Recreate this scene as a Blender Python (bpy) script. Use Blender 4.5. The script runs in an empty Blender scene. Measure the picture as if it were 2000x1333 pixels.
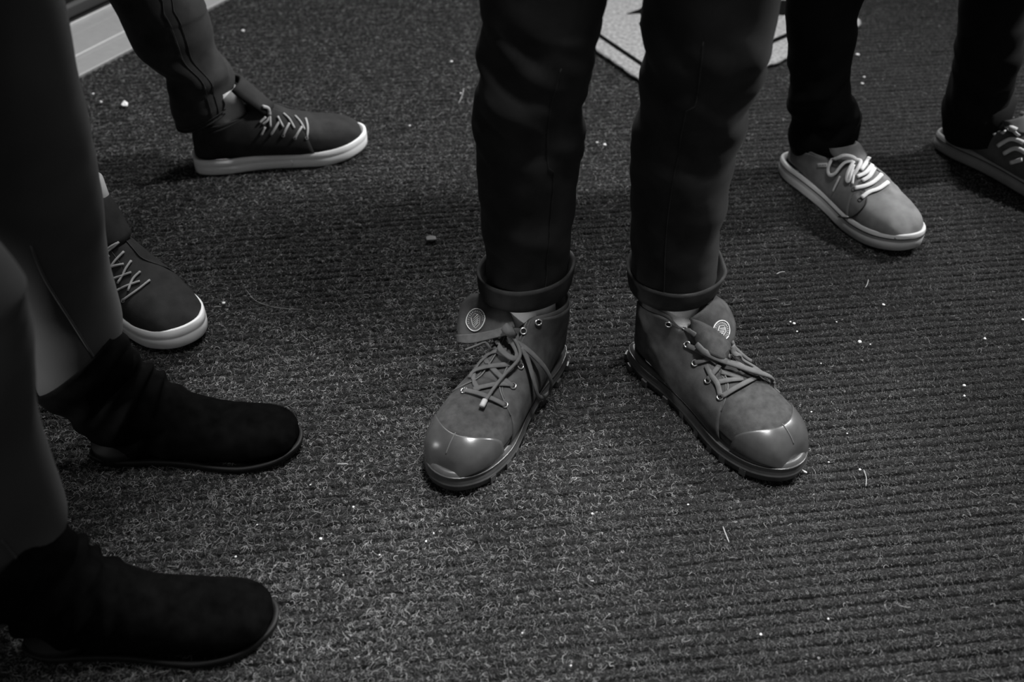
import bpy, bmesh, math, random
import numpy as np
from mathutils import Vector, Matrix, noise
from mathutils.bvhtree import BVHTree

random.seed(7)
rng = np.random.default_rng(11)
sc = bpy.context.scene
col = sc.collection
PI = math.pi

# ------------------------------------------------------------------ camera
TH = math.radians(41.0); H = 0.878; F = 1944.0
cd = bpy.data.cameras.new('camera'); cam = bpy.data.objects.new('camera', cd); col.objects.link(cam)
cam.location = (0, 0, H); cam.rotation_euler = (PI/2 - TH, 0, 0)
cd.sensor_width = 36.0; cd.lens = 36.0*F/2000.0
cd.clip_start = 0.02
cd.dof.use_dof = True; cd.dof.focus_distance = 1.24; cd.dof.aperture_fstop = 4.0
sc.camera = cam

# ------------------------------------------------------------------ world and lights
sc.view_settings.view_transform = 'Standard'; sc.view_settings.look = 'None'
sc.view_settings.gamma = 1.0; sc.view_settings.exposure = 0.0
sc.view_settings.use_curve_mapping = False
w = bpy.data.worlds.new('world'); sc.world = w; w.use_nodes = True
w.node_tree.nodes['Background'].inputs[0].default_value = (1, 1, 1, 1)
w.node_tree.nodes['Background'].inputs[1].default_value = 0.15

def lamp(name, loc, target, energy, size, kind='AREA', spot=None, blend=0.5):
    l = bpy.data.lights.new(name, kind); o = bpy.data.objects.new(name, l); col.objects.link(o)
    o.location = loc; l.energy = energy
    d = Vector(target) - Vector(loc)
    o.rotation_euler = d.to_track_quat('-Z', 'Y').to_euler()
    if kind == 'AREA':
        l.shape = 'DISK'; l.size = size
    else:
        l.shadow_soft_size = size
    if kind == 'SPOT':
        l.spot_size = spot; l.spot_blend = blend
    return o
# far ceiling spot on the right, round ceiling lamp over the middle of the group, added low spot for one legging calf
lamp('ceiling_spot', (3.0, 2.25, 3.2), (0.12, 1.12, 0), 1000, 0.16, 'SPOT', math.radians(40), 1.0)
lamp('ceiling_lamp', (0.33, 0.64, 2.55), (0.13, 0.86, 0), 430.0, 0.20, 'SPOT', math.radians(30.5), 1.0)
lamp('ceiling_lamp_far', (0.2, 3.0, 2.6), (0.0, 1.5, 0), 78.0, 0.7)
lamp('calf_fill_spot', (-1.3, 0.53, 0.48), (-0.515, 0.82, 0.195), 48.0, 0.05, 'SPOT', math.radians(17), 0.5)  # added light without a fixture, narrow cone brightens only the lower calf

# ------------------------------------------------------------------ projection helpers (a pixel of the 2000 x 1333 frame -> a ray)
CAM = Vector((0, 0, H))
AX = Vector((0, math.cos(TH), -math.sin(TH))); UP = Vector((0, math.sin(TH), math.cos(TH)))
def ray(px, py):
    return AX + Vector((1, 0, 0))*((px-1000)/F) - UP*((py-666.5)/F)
def atz(px, py, z=0.0):
    d = ray(px, py); return CAM + d*((z-H)/d.z)
def aty(px, py, y):
    d = ray(px, py); return CAM + d*(y/d.y)
def depth(p):
    return (Vector(p)-CAM).dot(AX)

# ------------------------------------------------------------------ materials
def mat(name, c, rough=0.8, metal=0.0, var=0.0, vscale=40.0, bump=0.0, bscale=400.0, spec=0.4, sheen=0.0, stretch=None, coord='Object', weave=0.0, wscale=1500.0):
    m = bpy.data.materials.new(name); m.use_nodes = True
    nt = m.node_tree; b = nt.nodes['Principled BSDF']
    b.inputs['Roughness'].default_value = rough; b.inputs['Metallic'].default_value = metal
    b.inputs['Specular IOR Level'].default_value = spec
    b.inputs['Base Color'].default_value = (c, c, c, 1)
    if sheen:
        b.inputs['Sheen Weight'].default_value = sheen; b.inputs['Sheen Roughness'].default_value = 0.5
        b.inputs['Sheen Tint'].default_value = (1, 1, 1, 1)
    tc = nt.nodes.new('ShaderNodeTexCoord'); src = tc.outputs[coord]
    if stretch:
        mp = nt.nodes.new('ShaderNodeMapping'); mp.inputs['Scale'].default_value = stretch
        nt.links.new(src, mp.inputs[0]); src = mp.outputs[0]
    if var:
        n = nt.nodes.new('ShaderNodeTexNoise'); n.inputs['Scale'].default_value = vscale; n.inputs['Detail'].default_value = 6
        nt.links.new(src, n.inputs['Vector'])
        r = nt.nodes.new('ShaderNodeMapRange')
        r.inputs[1].default_value = 0.3; r.inputs[2].default_value = 0.7
        r.inputs[3].default_value = max(0, c*(1-var)); r.inputs[4].default_value = c*(1+var)
        nt.links.new(n.outputs['Fac'], r.inputs[0]); nt.links.new(r.outputs[0], b.inputs['Base Color'])
    if bump:
        n = nt.nodes.new('ShaderNodeTexNoise'); n.inputs['Scale'].default_value = bscale; n.inputs['Detail'].default_value = 4
        nt.links.new(src, n.inputs['Vector'])
        bp = nt.nodes.new('ShaderNodeBump'); bp.inputs['Strength'].default_value = bump; bp.inputs['Distance'].default_value = 0.001
        nt.links.new(n.outputs['Fac'], bp.inputs['Height']); nt.links.new(bp.outputs[0], b.inputs['Normal'])
    return m
M = {}
M['canvas'] = mat('boot_canvas', 0.054, 0.9, var=0.35, vscale=60, bump=0.35, bscale=1400, spec=0.2)
M['canvas_toe'] = mat('boot_vamp_canvas', 0.040, 0.95, var=0.3, vscale=110, bump=0.35, bscale=1400, spec=0.2)
M['rubber'] = mat('boot_rubber', 0.060, 0.42, var=0.18, vscale=60, bump=0.08, bscale=300, spec=0.5)
M['cap_rubber'] = mat('toe_cap_rubber', 0.050, 0.27, var=0.2, vscale=50, bump=0.06, bscale=200, spec=0.7)
M['lining'] = mat('boot_lining', 0.065, 0.9, var=0.2)
M['lace'] = mat('boot_lace', 0.085, 0.85, var=0.15, vscale=120, bump=0.5, bscale=2500, spec=0.2)
M['steel'] = mat('eyelet_metal', 0.85, 0.25, metal=1.0)
M['hole'] = mat('eyelet_hole', 0.004, 0.9)
M['badge'] = mat('badge_rubber', 0.10, 0.5)
M['badge_line'] = mat('badge_print', 0.75, 0.5)
M['thread'] = mat('stitch_thread', 0.10, 0.8)
M['jeans'] = mat('black_denim', 0.018, 0.85, var=0.3, vscale=30, bump=0.3, bscale=1500, spec=0.15, sheen=0.03)
M['cuff'] = mat('denim_inside', 0.032, 0.9, var=0.25, vscale=60, bump=0.4, bscale=1500, spec=0.15)
M['jeans_b'] = mat('dark_blue_denim', 0.022, 0.85, var=0.45, vscale=25, bump=0.4, bscale=1500, spec=0.2, sheen=0.04)
M['trouser_c'] = mat('black_twill', 0.0035, 0.85, var=0.3, vscale=30, bump=0.2, bscale=1500, spec=0.15)
M['legging'] = mat('grey_jersey', 0.030, 0.9, var=0.12, vscale=15, bump=0.3, bscale=1800, spec=0.15, sheen=0.05)
M['suede'] = mat('black_suede', 0.0022, 1.0, var=0.5, vscale=60, bump=0.4, bscale=1800, spec=0.03)
M['suede_sole'] = mat('suede_boot_sole', 0.004, 0.6, spec=0.3)
M['sock'] = mat('white_sock', 0.75, 0.9, var=0.08, bump=0.5, bscale=1500)
M['sock_grey'] = mat('grey_sock', 0.42, 0.9, var=0.12, bump=0.5, bscale=1500)
M['snk_dark'] = mat('dark_sneaker_canvas', 0.022, 0.85, var=0.35, vscale=40, bump=0.4, bscale=1500, spec=0.2)
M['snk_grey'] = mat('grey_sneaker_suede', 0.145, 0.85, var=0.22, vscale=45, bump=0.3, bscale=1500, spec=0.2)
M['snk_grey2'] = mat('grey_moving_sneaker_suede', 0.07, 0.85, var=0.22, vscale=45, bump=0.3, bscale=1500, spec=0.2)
M['white_rubber'] = mat('white_sole_rubber', 0.80, 0.5, var=0.05, vscale=40, spec=0.4)
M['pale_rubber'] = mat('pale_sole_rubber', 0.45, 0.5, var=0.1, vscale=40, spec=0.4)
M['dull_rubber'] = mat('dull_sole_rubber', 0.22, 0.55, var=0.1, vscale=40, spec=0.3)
M['line_dark'] = mat('dark_sole_stripe', 0.02, 0.6)
M['lace_white'] = mat('white_lace', 0.62, 0.85, var=0.1, bump=0.5, bscale=2500)
M['lace_grey'] = mat('thin_grey_lace', 0.30, 0.8, var=0.1)
M['skin'] = mat('skin', 0.35, 0.6)
M['alu'] = mat('worn_aluminium', 0.30, 0.5, metal=0.2, var=0.2, vscale=60, bump=0.1, bscale=500, stretch=(1, 30, 1))
M['alu_bright'] = mat('bright_aluminium_edge', 0.62, 0.35, metal=0.6)
M['door'] = mat('dark_door', 0.006, 0.6)
M['door_strip'] = mat('door_sweep_rubber', 0.06, 0.7)
M['wall'] = mat('dark_wall', 0.03, 0.9, var=0.1)
M['mat_white'] = mat('pale_mat_pile', 0.21, 0.95, var=0.42, vscale=130, bump=1.0, bscale=420)
M['mat_black'] = mat('black_mat_inlay', 0.004, 1.0, bump=0.5, bscale=900, spec=0.02)
M['crumb'] = mat('pale_crumb', 0.75, 0.8)
M['lint'] = mat('grey_lint', 0.14, 0.9)
M['straw'] = mat('pale_straw', 0.36, 0.7)

# ------------------------------------------------------------------ mesh helpers
def mk(name, verts, faces, m, parent=None, smooth=True, loc=None, rotz=0.0):
    me = bpy.data.meshes.new(name)
    me.from_pydata([tuple(v) for v in verts], [], faces); me.update()
    if m: me.materials.append(m)
    if smooth:
        me.polygons.foreach_set('use_smooth', [True]*len(me.polygons))
    o = bpy.data.objects.new(name, me); col.objects.link(o)
    if parent: o.parent = parent
    if loc is not None: o.location = loc
    o.rotation_euler = (0, 0, rotz)
    return o
def empty(name, loc, rotz=0.0, parent=None):
    o = bpy.data.objects.new(name, None); col.objects.link(o); o.location = loc; o.rotation_euler = (0, 0, rotz)
    o.empty_display_size = 0.05
    if parent: o.parent = parent
    return o
def tag(o, label=None, cat=None, group=None, kind=None):
    if label: o['label'] = label
    if cat: o['category'] = cat
    if group: o['group'] = group
    if kind: o['kind'] = kind
    return o
def cr(pts, t):
    """Catmull-Rom through rows of numbers, t in 0..1"""
    n = len(pts)-1; x = min(max(t, 0), 1)*n; i = min(int(x), n-1); f = x-i
    p1 = pts[i]; p2 = pts[i+1]; p0 = pts[i-1] if i > 0 else [2*a-b for a, b in zip(p1, p2)]
    p3 = pts[i+2] if i+2 <= n else [2*b-a for a, b in zip(p1, p2)]
    return [0.5*((2*b)+(c-a)*f+(2*a-5*b+4*c-d)*f*f+(3*b-a-3*c+d)*f**3) for a, b, c, d in zip(p0, p1, p2, p3)]
def resample(pts, n):
    return [Vector(cr([list(p) for p in pts], i/(n-1))) for i in range(n)]
class MB:
    def __init__(s): s.v = []; s.f = []
    def rings(s, rings, closed=True, cap0=False, cap1=False):
        base = len(s.v); n = len(rings[0])
        for r in rings: s.v += [Vector(p) for p in r]
        m = n if closed else n-1
        for i in range(len(rings)-1):
            for j in range(m):
                a = base+i*n+j; b = base+i*n+(j+1) % n
                s.f.append((a, b, b+n, a+n))
        if cap0: s.f.append(tuple(base+j for j in range(n))[::-1])
        if cap1: s.f.append(tuple(base+(len(rings)-1)*n+j for j in range(n)))
        return s
    def tube(s, pts, r, n=6, normals=None, flat=1.0, taper=None):
        """round or flat (flat<1: thin along the given normals) tube along pts"""
        P = [Vector(p) for p in pts]; rings = []
        for i, p in enumerate(P):
            t = (P[min(i+1, len(P)-1)]-P[max(i-1, 0)])
            if t.length < 1e-9: t = Vector((0, 0, 1))
            t.normalize()
            nn = Vector(normals[i]) if normals else Vector((0, 0, 1))
            nn = nn - t*nn.dot(t)
            if nn.length < 1e-4: nn = t.orthogonal()
            nn.normalize(); bb = t.cross(nn)
            rr = r*(taper[i] if taper else 1.0)
            rings.append([p+bb*(rr*math.cos(2*PI*k/n))+nn*(rr*flat*math.sin(2*PI*k/n)) for k in range(n)])
        return s.rings(rings, True, True, True)
    def torus(s, c, nrm, R, r, n=16, k=6):
        nrm = Vector(nrm).normalized(); a = nrm.orthogonal().normalized(); b = nrm.cross(a)
        rings = []
        for i in range(n+1):
            an = 2*PI*i/n; d = a*math.cos(an)+b*math.sin(an)
            rings.append([Vector(c)+d*(R+r*math.cos(2*PI*j/k))+nrm*(r*math.sin(2*PI*j/k)) for j in range(k)])
        return s.rings(rings)
    def disc(s, c, nrm, R, n=14):
        nrm = Vector(nrm).normalized(); a = nrm.orthogonal().normalized(); b = nrm.cross(a)
        base = len(s.v)
        for i in range(n):
            s.v.append(Vector(c)+a*(R*math.cos(2*PI*i/n))+b*(R*math.sin(2*PI*i/n)))
        s.f.append(tuple(range(base, base+n))); return s
    def box(s, c, dims, ax=None):
        X, Y, Z = ax if ax else (Vector((1, 0, 0)), Vector((0, 1, 0)), Vector((0, 0, 1)))
        b = len(s.v)
        for k in (-1, 1):
            for j in (-1, 1):
                for i in (-1, 1):
                    s.v.append(Vector(c)+X*(i*dims[0]/2)+Y*(j*dims[1]/2)+Z*(k*dims[2]/2))
        for f in ((0, 2, 3, 1), (4, 5, 7, 6), (0, 1, 5, 4), (2, 6, 7, 3), (0, 4, 6, 2), (1, 3, 7, 5)):
            s.f.append(tuple(b+q for q in f))
        return s
    def sheet(s, grid, thick, nrm=None):
        """thick sheet from a grid of points"""
        R = len(grid); Cn = len(grid[0]); N = []
        for i in range(R):
            row = []
            for j in range(Cn):
                du = Vector(grid[min(i+1, R-1)][j])-Vector(grid[max(i-1, 0)][j])
                dv = Vector(grid[i][min(j+1, Cn-1)])-Vector(grid[i][max(j-1, 0)])
                q = du.cross(dv)
                row.append(q.normalized() if q.length > 1e-12 else Vector((0, 0, 1)))
            N.append(row)
        loops = []
        base = len(s.v)
        for sgn in (0.5, -0.5):
            for i in range(R):
                for j in range(Cn): s.v.append(Vector(grid[i][j])+N[i][j]*(thick*sgn))
        o = R*Cn
        for i in range(R-1):
            for j in range(Cn-1):
                a = base+i*Cn+j
                s.f.append((a, a+Cn, a+Cn+1, a+1)); s.f.append((a+o, a+o+1, a+o+Cn+1, a+o+Cn))
        edge = [(0, j) for j in range(Cn)]+[(i, Cn-1) for i in range(1, R)]+[(R-1, j) for j in range(Cn-2, -1, -1)]+[(i, 0) for i in range(R-2, 0, -1)]
        for q in range(len(edge)):
            a = base+edge[q][0]*Cn+edge[q][1]; b2 = edge[(q+1) % len(edge)]; b = base+b2[0]*Cn+b2[1]
            s.f.append((a, b, b+o, a+o))
        return s
    def build(s, name, m, parent=None, smooth=True, **k):
        return mk(name, s.v, s.f, m, parent, smooth, **k)
def sgp(x, p): return math.copysign(abs(x)**p, x)
def sst(a, b, x):
    t = min(max((x-a)/(b-a), 0), 1); return t*t*(3-2*t)

# ------------------------------------------------------------------ floor: ribbed carpet
RIB = math.radians(6.5); PITCH = 0.0138
rd = Vector((math.cos(RIB), math.sin(RIB), 0)); rn = Vector((-math.sin(RIB), math.cos(RIB), 0))
def floor_mesh():
    # one sheet whose cross section is a row of soft ribs with narrow grooves
    prof = [(-0.5, -0.0075), (-0.43, -0.0032), (-0.32, -0.0009), (0.0, 0.0), (0.32, -0.0009), (0.43, -0.0032)]
    v0, v1 = 0.20, 2.75; u0, u1 = -1.75, 2.15
    nr = int((v1-v0)/PITCH); nu = 195
    us = np.linspace(u0, u1, nu)
    rows = []
    for k in range(nr):
        ph = rng.uniform(0, 6.28, 3)
        for s, z in prof:
            wob = 0.0011*np.sin(us*9+ph[0])*(0.3+abs(s)) + 0.0007*np.sin(us*37+ph[2]) + rng.normal(0, 0.0003, nu)
            if abs(s) == 0.5: z = z+0.0032*np.clip(np.sin(us*23+ph[1])*np.sin(us*7.3+ph[2])*2.2, 0, 1)
            zz = z + (-0.0006+0.0006*np.sin(us*31+ph[1]+s*3)) + rng.normal(0, 0.00025, nu)
            vv = v0+(k+s)*PITCH+wob
            rows.append(np.stack([us*rd.x+vv*rn.x, us*rd.y+vv*rn.y, zz], 1))
    V = np.concatenate(rows); R = len(rows)
    idx = np.arange(R*nu).reshape(R, nu)
    Fq = np.stack([idx[:-1, :-1], idx[:-1, 1:], idx[1:, 1:], idx[1:, :-1]], -1).reshape(-1, 4)
    me = bpy.data.meshes.new('floor')
    me.vertices.add(len(V)); me.vertices.foreach_set('co', V.astype(np.float32).ravel())
    me.loops.add(Fq.size); me.loops.foreach_set('vertex_index', Fq.astype(np.int32).ravel())
    me.polygons.add(len(Fq)); me.polygons.foreach_set('loop_start', np.arange(0, Fq.size, 4, dtype=np.int32))
    me.polygons.foreach_set('use_smooth', np.ones(len(Fq), bool))
    me.update(calc_edges=True); me.validate()
    m = mat('carpet_base', 0.016, 0.95, var=0.9, vscale=480, bump=1.0, bscale=900, spec=0.1)
    me.materials.append(m)
    o = bpy.data.objects.new('floor', me); col.objects.link(o)
    tag(o, kind='structure'); return o
floor_mesh()

def pile():
    n = 840000
    # denser where the frame shows the floor, thinner around it
    k1 = int(n*0.93)
    v = np.concatenate([0.36+1.95*rng.random(k1)**1.25, rng.uniform(0.2, 2.7, n-k1)])
    half = 0.50+0.50*v
    x = np.concatenate([rng.uniform(-1, 1, k1)*half[:k1], rng.uniform(-1.7, 2.0, n-k1)])
    y = v
    # wear: long loose curls to the left and in front, short combed pile to the right
    cx = x - 0.28*(y-0.8)
    long_f = 1/(1+np.exp((cx-0.06)/0.10))
    blot = np.array([noise.noise(Vector((a*5, b*5, 0))) for a, b in zip(x[::40], y[::40])]).repeat(40)[:n]
    long_f = np.clip(long_f+0.5*blot*0.3, 0.03, 1)
    is_long = rng.random(n) < 0.30*long_f+0.006
    # short fibres sit on the ribs, not in the grooves
    vv = -x*math.sin(RIB)+y*math.cos(RIB)
    frac = ((vv-0.20)/PITCH+0.5) % 1.0 - 0.5
    squeeze = np.where(is_long | (rng.random(n) < 0.05), 1.0, 0.78)
    nf = frac*squeeze
    dv = (nf-frac)*PITCH
    x = x+dv*rn.x; y = y+dv*rn.y
    K = 6
    L = np.where(is_long, rng.uniform(0.006, 0.013, n), rng.uniform(0.0022, 0.0055, n))
    a = rng.uniform(0, 2*PI, n)
    el = np.where(is_long, rng.uniform(0.0, 0.7, n), rng.uniform(0.25, 1.3, n))
    curl = np.where(is_long, rng.normal(0, 1.1, n), rng.normal(0, 0.55, n))
    z0 = -0.0022-0.003*np.clip(abs(nf)*2.0-0.55, 0, 1)
    P = np.zeros((n, K, 3)); P[:, 0, 0] = x; P[:, 0, 1] = y; P[:, 0, 2] = z0
    st = L/(K-1)
    for k in range(1, K):
        P[:, k, 0] = P[:, k-1, 0]+st*np.cos(a)*np.cos(el)
        P[:, k, 1] = P[:, k-1, 1]+st*np.sin(a)*np.cos(el)
        P[:, k, 2] = P[:, k-1, 2]+st*np.sin(el)
        a = a+curl*rng.uniform(0.4, 1.3, n); el = el-0.22+rng.normal(0, 0.22, n)
    P[:, :, 2] += np.where(is_long, 0.0022, 0.0013)[:, None]
    P[:, :, 2] = np.minimum(P[:, :, 2], 0.0042)
    cu = bpy.data.hair_curves.new('carpet_pile')
    cu.add_curves([K]*n)
    cu.attributes['position'].data.foreach_set('vector', P.astype(np.float32).ravel())
    at = cu.attributes.get('radius') or cu.attributes.new('radius', 'FLOAT', 'POINT')
    rad = np.repeat(np.where(is_long, rng.uniform(0.00007, 0.00014, n), rng.uniform(0.00009, 0.00020, n))[:, None], K, 1)
    rad *= np.linspace(1, 0.6, K)[None, :]
    at.data.foreach_set('value', rad.astype(np.float32).ravel())
    m = bpy.data.materials.new('carpet_fibre'); m.use_nodes = True; nt = m.node_tree
    b = nt.nodes['Principled BSDF']; b.inputs['Roughness'].default_value = 0.6; b.inputs['Specular IOR Level'].default_value = 0.3
    # each fibre has its own grey: the pile is a mix of black and grey yarn, loose curls are paler
    tone = np.where(is_long, 0.03+0.70*rng.random(n)**2.6, 0.010+0.26*rng.random(n)**2.0)
    ta = cu.attributes.new('tone', 'FLOAT', 'CURVE'); ta.data.foreach_set('value', tone.astype(np.float32))
    an = nt.nodes.new('ShaderNodeAttribute'); an.attribute_name = 'tone'
    nt.links.new(an.outputs['Fac'], b.inputs['Base Color'])
    cu.materials.append(m)
    o = bpy.data.objects.new('carpet_pile', cu); col.objects.link(o)
    tag(o, 'dark ribbed carpet pile of short grey and black fibres', 'carpet', kind='stuff')
pile()

# ------------------------------------------------------------------ shoes
class Shoe:
    """upper lofted from section planes that fan from the toe round the instep to the collar; +y is the toe, +x the right side"""
    def __init__(s, name, parent, heel, toe_dir, stations, outline, mirror, pitch=0.0, sx=1.0, sy=1.0, spring=0.011, uw=0.95, notch=0.0, back=0.985):
        s.rot = math.atan2(toe_dir[1], toe_dir[0])-PI/2
        s.name = name; s.parent = parent; s.mir = mirror; s.sx = sx; s.sy = sy; s.notch = notch; s.spring = spring
        s.st = [(0.003+a*sy*back, b, c*sy*back, d, e*sx*uw, f, g, h) for a, b, c, d, e, f, g, h in stations]; s.outline = [(x*sx, y*sy) for x, y in outline]
        s.L = max(y for x, y in s.outline)
        pl = parent.location
        s.loc = Vector((heel[0]-pl.x, heel[1]-pl.y, (heel[2] if len(heel) > 2 else 0)-pl.z))
        s.W = Matrix.Translation(Vector((heel[0], heel[1], heel[2] if len(heel) > 2 else 0))) @ Matrix.Rotation(s.rot, 4, 'Z') @ Matrix.Rotation(pitch, 4, 'X')
        s.pitch = pitch
        s.WI = s.W.inverted(); s.bv = []; s.off = 0.0
    def P(s, t, ph, off=0.0):
        yb, zb, yt, zt, wd, xc, k, p = cr(s.st, t)
        c, n = math.cos(ph), math.sin(ph)      # ph = 0 right, pi/2 top/front, -pi/2 bottom/back
        if n < 0: p = p*(1+0.7*(-n)**0.5*sst(0, 0.12, t)*(1-sst(0.62, 0.78, t)))
        sx = sgp(c, 2/p); sv = sgp(n, 2/p)
        x = xc+wd*sx*(1-k*sv)
        my, mz = (yb+yt)/2, (zb+zt)/2
        q = Vector((x*s.mir, my+(yt-yb)/2*sv, mz+(zt-zb)/2*sv))
        q.z += s.lift(q.y)
        if s.notch and t > 0.78 and n > 0:
            a = math.atan2(c, n)-0.28*s.mir; q.z -= s.notch*math.exp(-(a/0.5)**2)*sst(0.80, 1.0, t)
        if off:
            q = q + s.N(t, ph)*off
        return q
    def lift(s, y): return s.spring*max(0, (y-0.68*s.L)/(0.32*s.L))**2
    def N(s, t, ph):
        e = 0.004
        du = s.P(min(t+e, 1), ph)-s.P(max(t-e, 0), ph); dv = s.P(t, ph+e*4)-s.P(t, ph-e*4)
        n = du.cross(dv)*s.mir
        if n.length < 1e-12: return Vector((0, 1, 0))
        n.normalize()
        tc = max(t, 0.28)
        c = s.P(tc, PI/2)*0.5+s.P(tc, -PI/2)*0.5
        if n.dot(s.P(t, ph)-c) < 0: n = -n
        return n
    def upper(s, m, nt=56, npz=48, puff=None, lining=None):
        mb = MB(); R = []
        for i in range(nt+1):
            t = i/nt
            ring = []
            for j in range(npz):
                ph = 2*PI*j/npz; p = s.P(t, ph)
                if puff: p = p + s.N(t, ph)*puff(t, ph)
                ring.append(p)
            R.append(ring)
        # turned-in collar and lining
        top = R[-1]; c = sum(top, Vector())/npz
        ax = (s.P(1, PI/2)-s.P(1, -PI/2)).normalized(); dn = Vector((1, 0, 0)).cross(ax).normalized()
        if dn.z > 0: dn = -dn
        R.append([q+(c-q)*0.04-dn*0.0012 for q in top]); R.append([q+(c-q)*0.085 for q in top])
        R.append([q+(c-q)*0.11+dn*0.012 for q in top]); R.append([q+(c-q)*0.16+dn*0.045 for q in top])
        mb.rings(R, True, True, True)
        o = mb.build(s.name, m, s.parent, loc=s.loc); o.rotation_euler = (s.pitch, 0, s.rot) if s.pitch else (0, 0, s.rot)
        if s.pitch:
            o.rotation_euler = s.W.to_euler()
        s.root = o; s.add(mb); return o
    def add(s, mb):
        s.bv.append(BVHTree.FromPolygons([tuple(v) for v in mb.v], mb.f))
    def part(s, name, mb, m, hit=True, smooth=True):
        o = mb.build(name, m, s.root, smooth)
        if hit: s.add(mb)
        return o
    def patch(s, name, m, t0, t1, p0, p1, off, nu=30, nv=40, thick=0.0015, hit=True):
        """raised panel; t0,t1 functions of phi or p0,p1 functions of t (whichever are callable)"""
        g = []
        for i in range(nu+1):
            row = []
            for j in range(nv+1):
                if callable(t0) or callable(t1):
                    ph = p0+(p1-p0)*j/nv; a = t0(ph) if callable(t0) else t0; b = t1(ph) if callable(t1) else t1
                    t = a+(b-a)*i/nu
                else:
                    t = t0+(t1-t0)*i/nu; a = p0(t) if callable(p0) else p0; b = p1(t) if callable(p1) else p1
                    ph = a+(b-a)*j/nv
                row.append(s.P(t, ph)+s.N(t, ph)*off)
            g.append(row)
        mb = MB().sheet(g, thick)
        return s.part(name, mb, m, hit)
    def sole(s, name, m, layers, spring=0.0, L=None, hit=True, grow=0.0, bottom=True, n=72):
        """layers: (z, outset) from the ground up"""
        pts = [(x*s.mir, y) for x, y in s.outline]
        cl = pts+[pts[0], pts[1], pts[2]]
        ol = []
        N = len(pts)
        for i in range(n):
            x = i/n*N; k = int(x); f = x-k
            p0, p1, p2, p3 = [Vector((*pts[(k+d) % N], 0)) for d in (-1, 0, 1, 2)]
            ol.append(0.5*((2*p1)+(p2-p0)*f+(2*p0-5*p1+4*p2-p3)*f*f+(3*p1-p0-3*p2+p3)*f**3))
        nr = []
        for i in range(n):
            t = ol[(i+1) % n]-ol[i-1]; q = Vector((t.y, -t.x, 0)).normalized(); nr.append(q)
        c = sum(ol, Vector())/n
        for i in range(n):
            if nr[i].dot(ol[i]-c) < 0: nr[i] = -nr[i]
        L = L or max(y for x, y in pts)
        R = []
        for z, out in layers:
            ring = []
            for p, q in zip(ol, nr):
                r = p+q*out
                sp = s.lift(p.y)
                ring.append(Vector((r.x, r.y, z+sp)))
            R.append(ring)
        s.ol = ol; s.nr = nr
        mb = MB().rings(R, True, bottom, False)
        return s.part(name, mb, m, hit)
    def hitpix(s, px, py, lift=0.0, default=None):
        o = s.WI @ CAM; d = (s.WI.to_3x3() @ ray(px, py)).normalized()
        best = None
        for b in s.bv:
            h = b.ray_cast(o, d)
            if h[0] is not None and (best is None or h[3] < best[3]): best = h
        if best is None: return None
        n = best[1]
        if n.dot(d) > 0: n = -n
        return best[0]+n*lift, n
    def drape(s, pts, lift=0.0015, dens=5):
        """pixel polyline -> points lying on the shoe (missing ones bridge at the neighbours' depth)"""
        pts = [tuple(p) if len(p) > 2 else (p[0], p[1], lift) for p in pts]
        fine = [cr([list(p) for p in pts], i/(dens*(len(pts)-1))) for i in range(dens*(len(pts)-1)+1)]
        res = []
        for p in fine:
            lf = p[2] if len(p) > 2 else lift
            h = s.hitpix(p[0], p[1], lf); res.append((p, h))
        good = [i for i, r in enumerate(res) if r[1]]
        out = []; nn = []
        for i, (p, h) in enumerate(res):
            if h: out.append(h[0]); nn.append(h[1])
            elif good:
                k = min(good, key=lambda g: abs(g-i)); w = s.W @ res[k][1][0]
                dd = (w-CAM).dot(AX); out.append(s.WI @ (CAM+ray(p[0], p[1])*dd)); nn.append(res[k][1][1])
        if not out: print('NO HIT', pts[0]); return None, None
        sm = out[:]
        for _ in range(2):
            sm = [sm[0]]+[(sm[i-1]+sm[i]*2+sm[i+1])*0.25 for i in range(1, len(sm)-1)]+[sm[-1]]
        return sm, nn
    def lace(s, pts, r=0.0028, flat=0.45, lift=0.002, m=None, name='lace', mb=None, dens=5, tap=None):
        p, n = s.drape(pts, lift, dens)
        if p is None: return
        own = mb is None
        mb = mb or MB(); mb.tube(p, r, 8, n, flat)
        if own: return s.part(name, mb, m, False)
        return mb
    def pix(s, px, py, z):
        """pixel at a height above the floor -> local point"""
        return s.WI @ atz(px, py, z)

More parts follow.
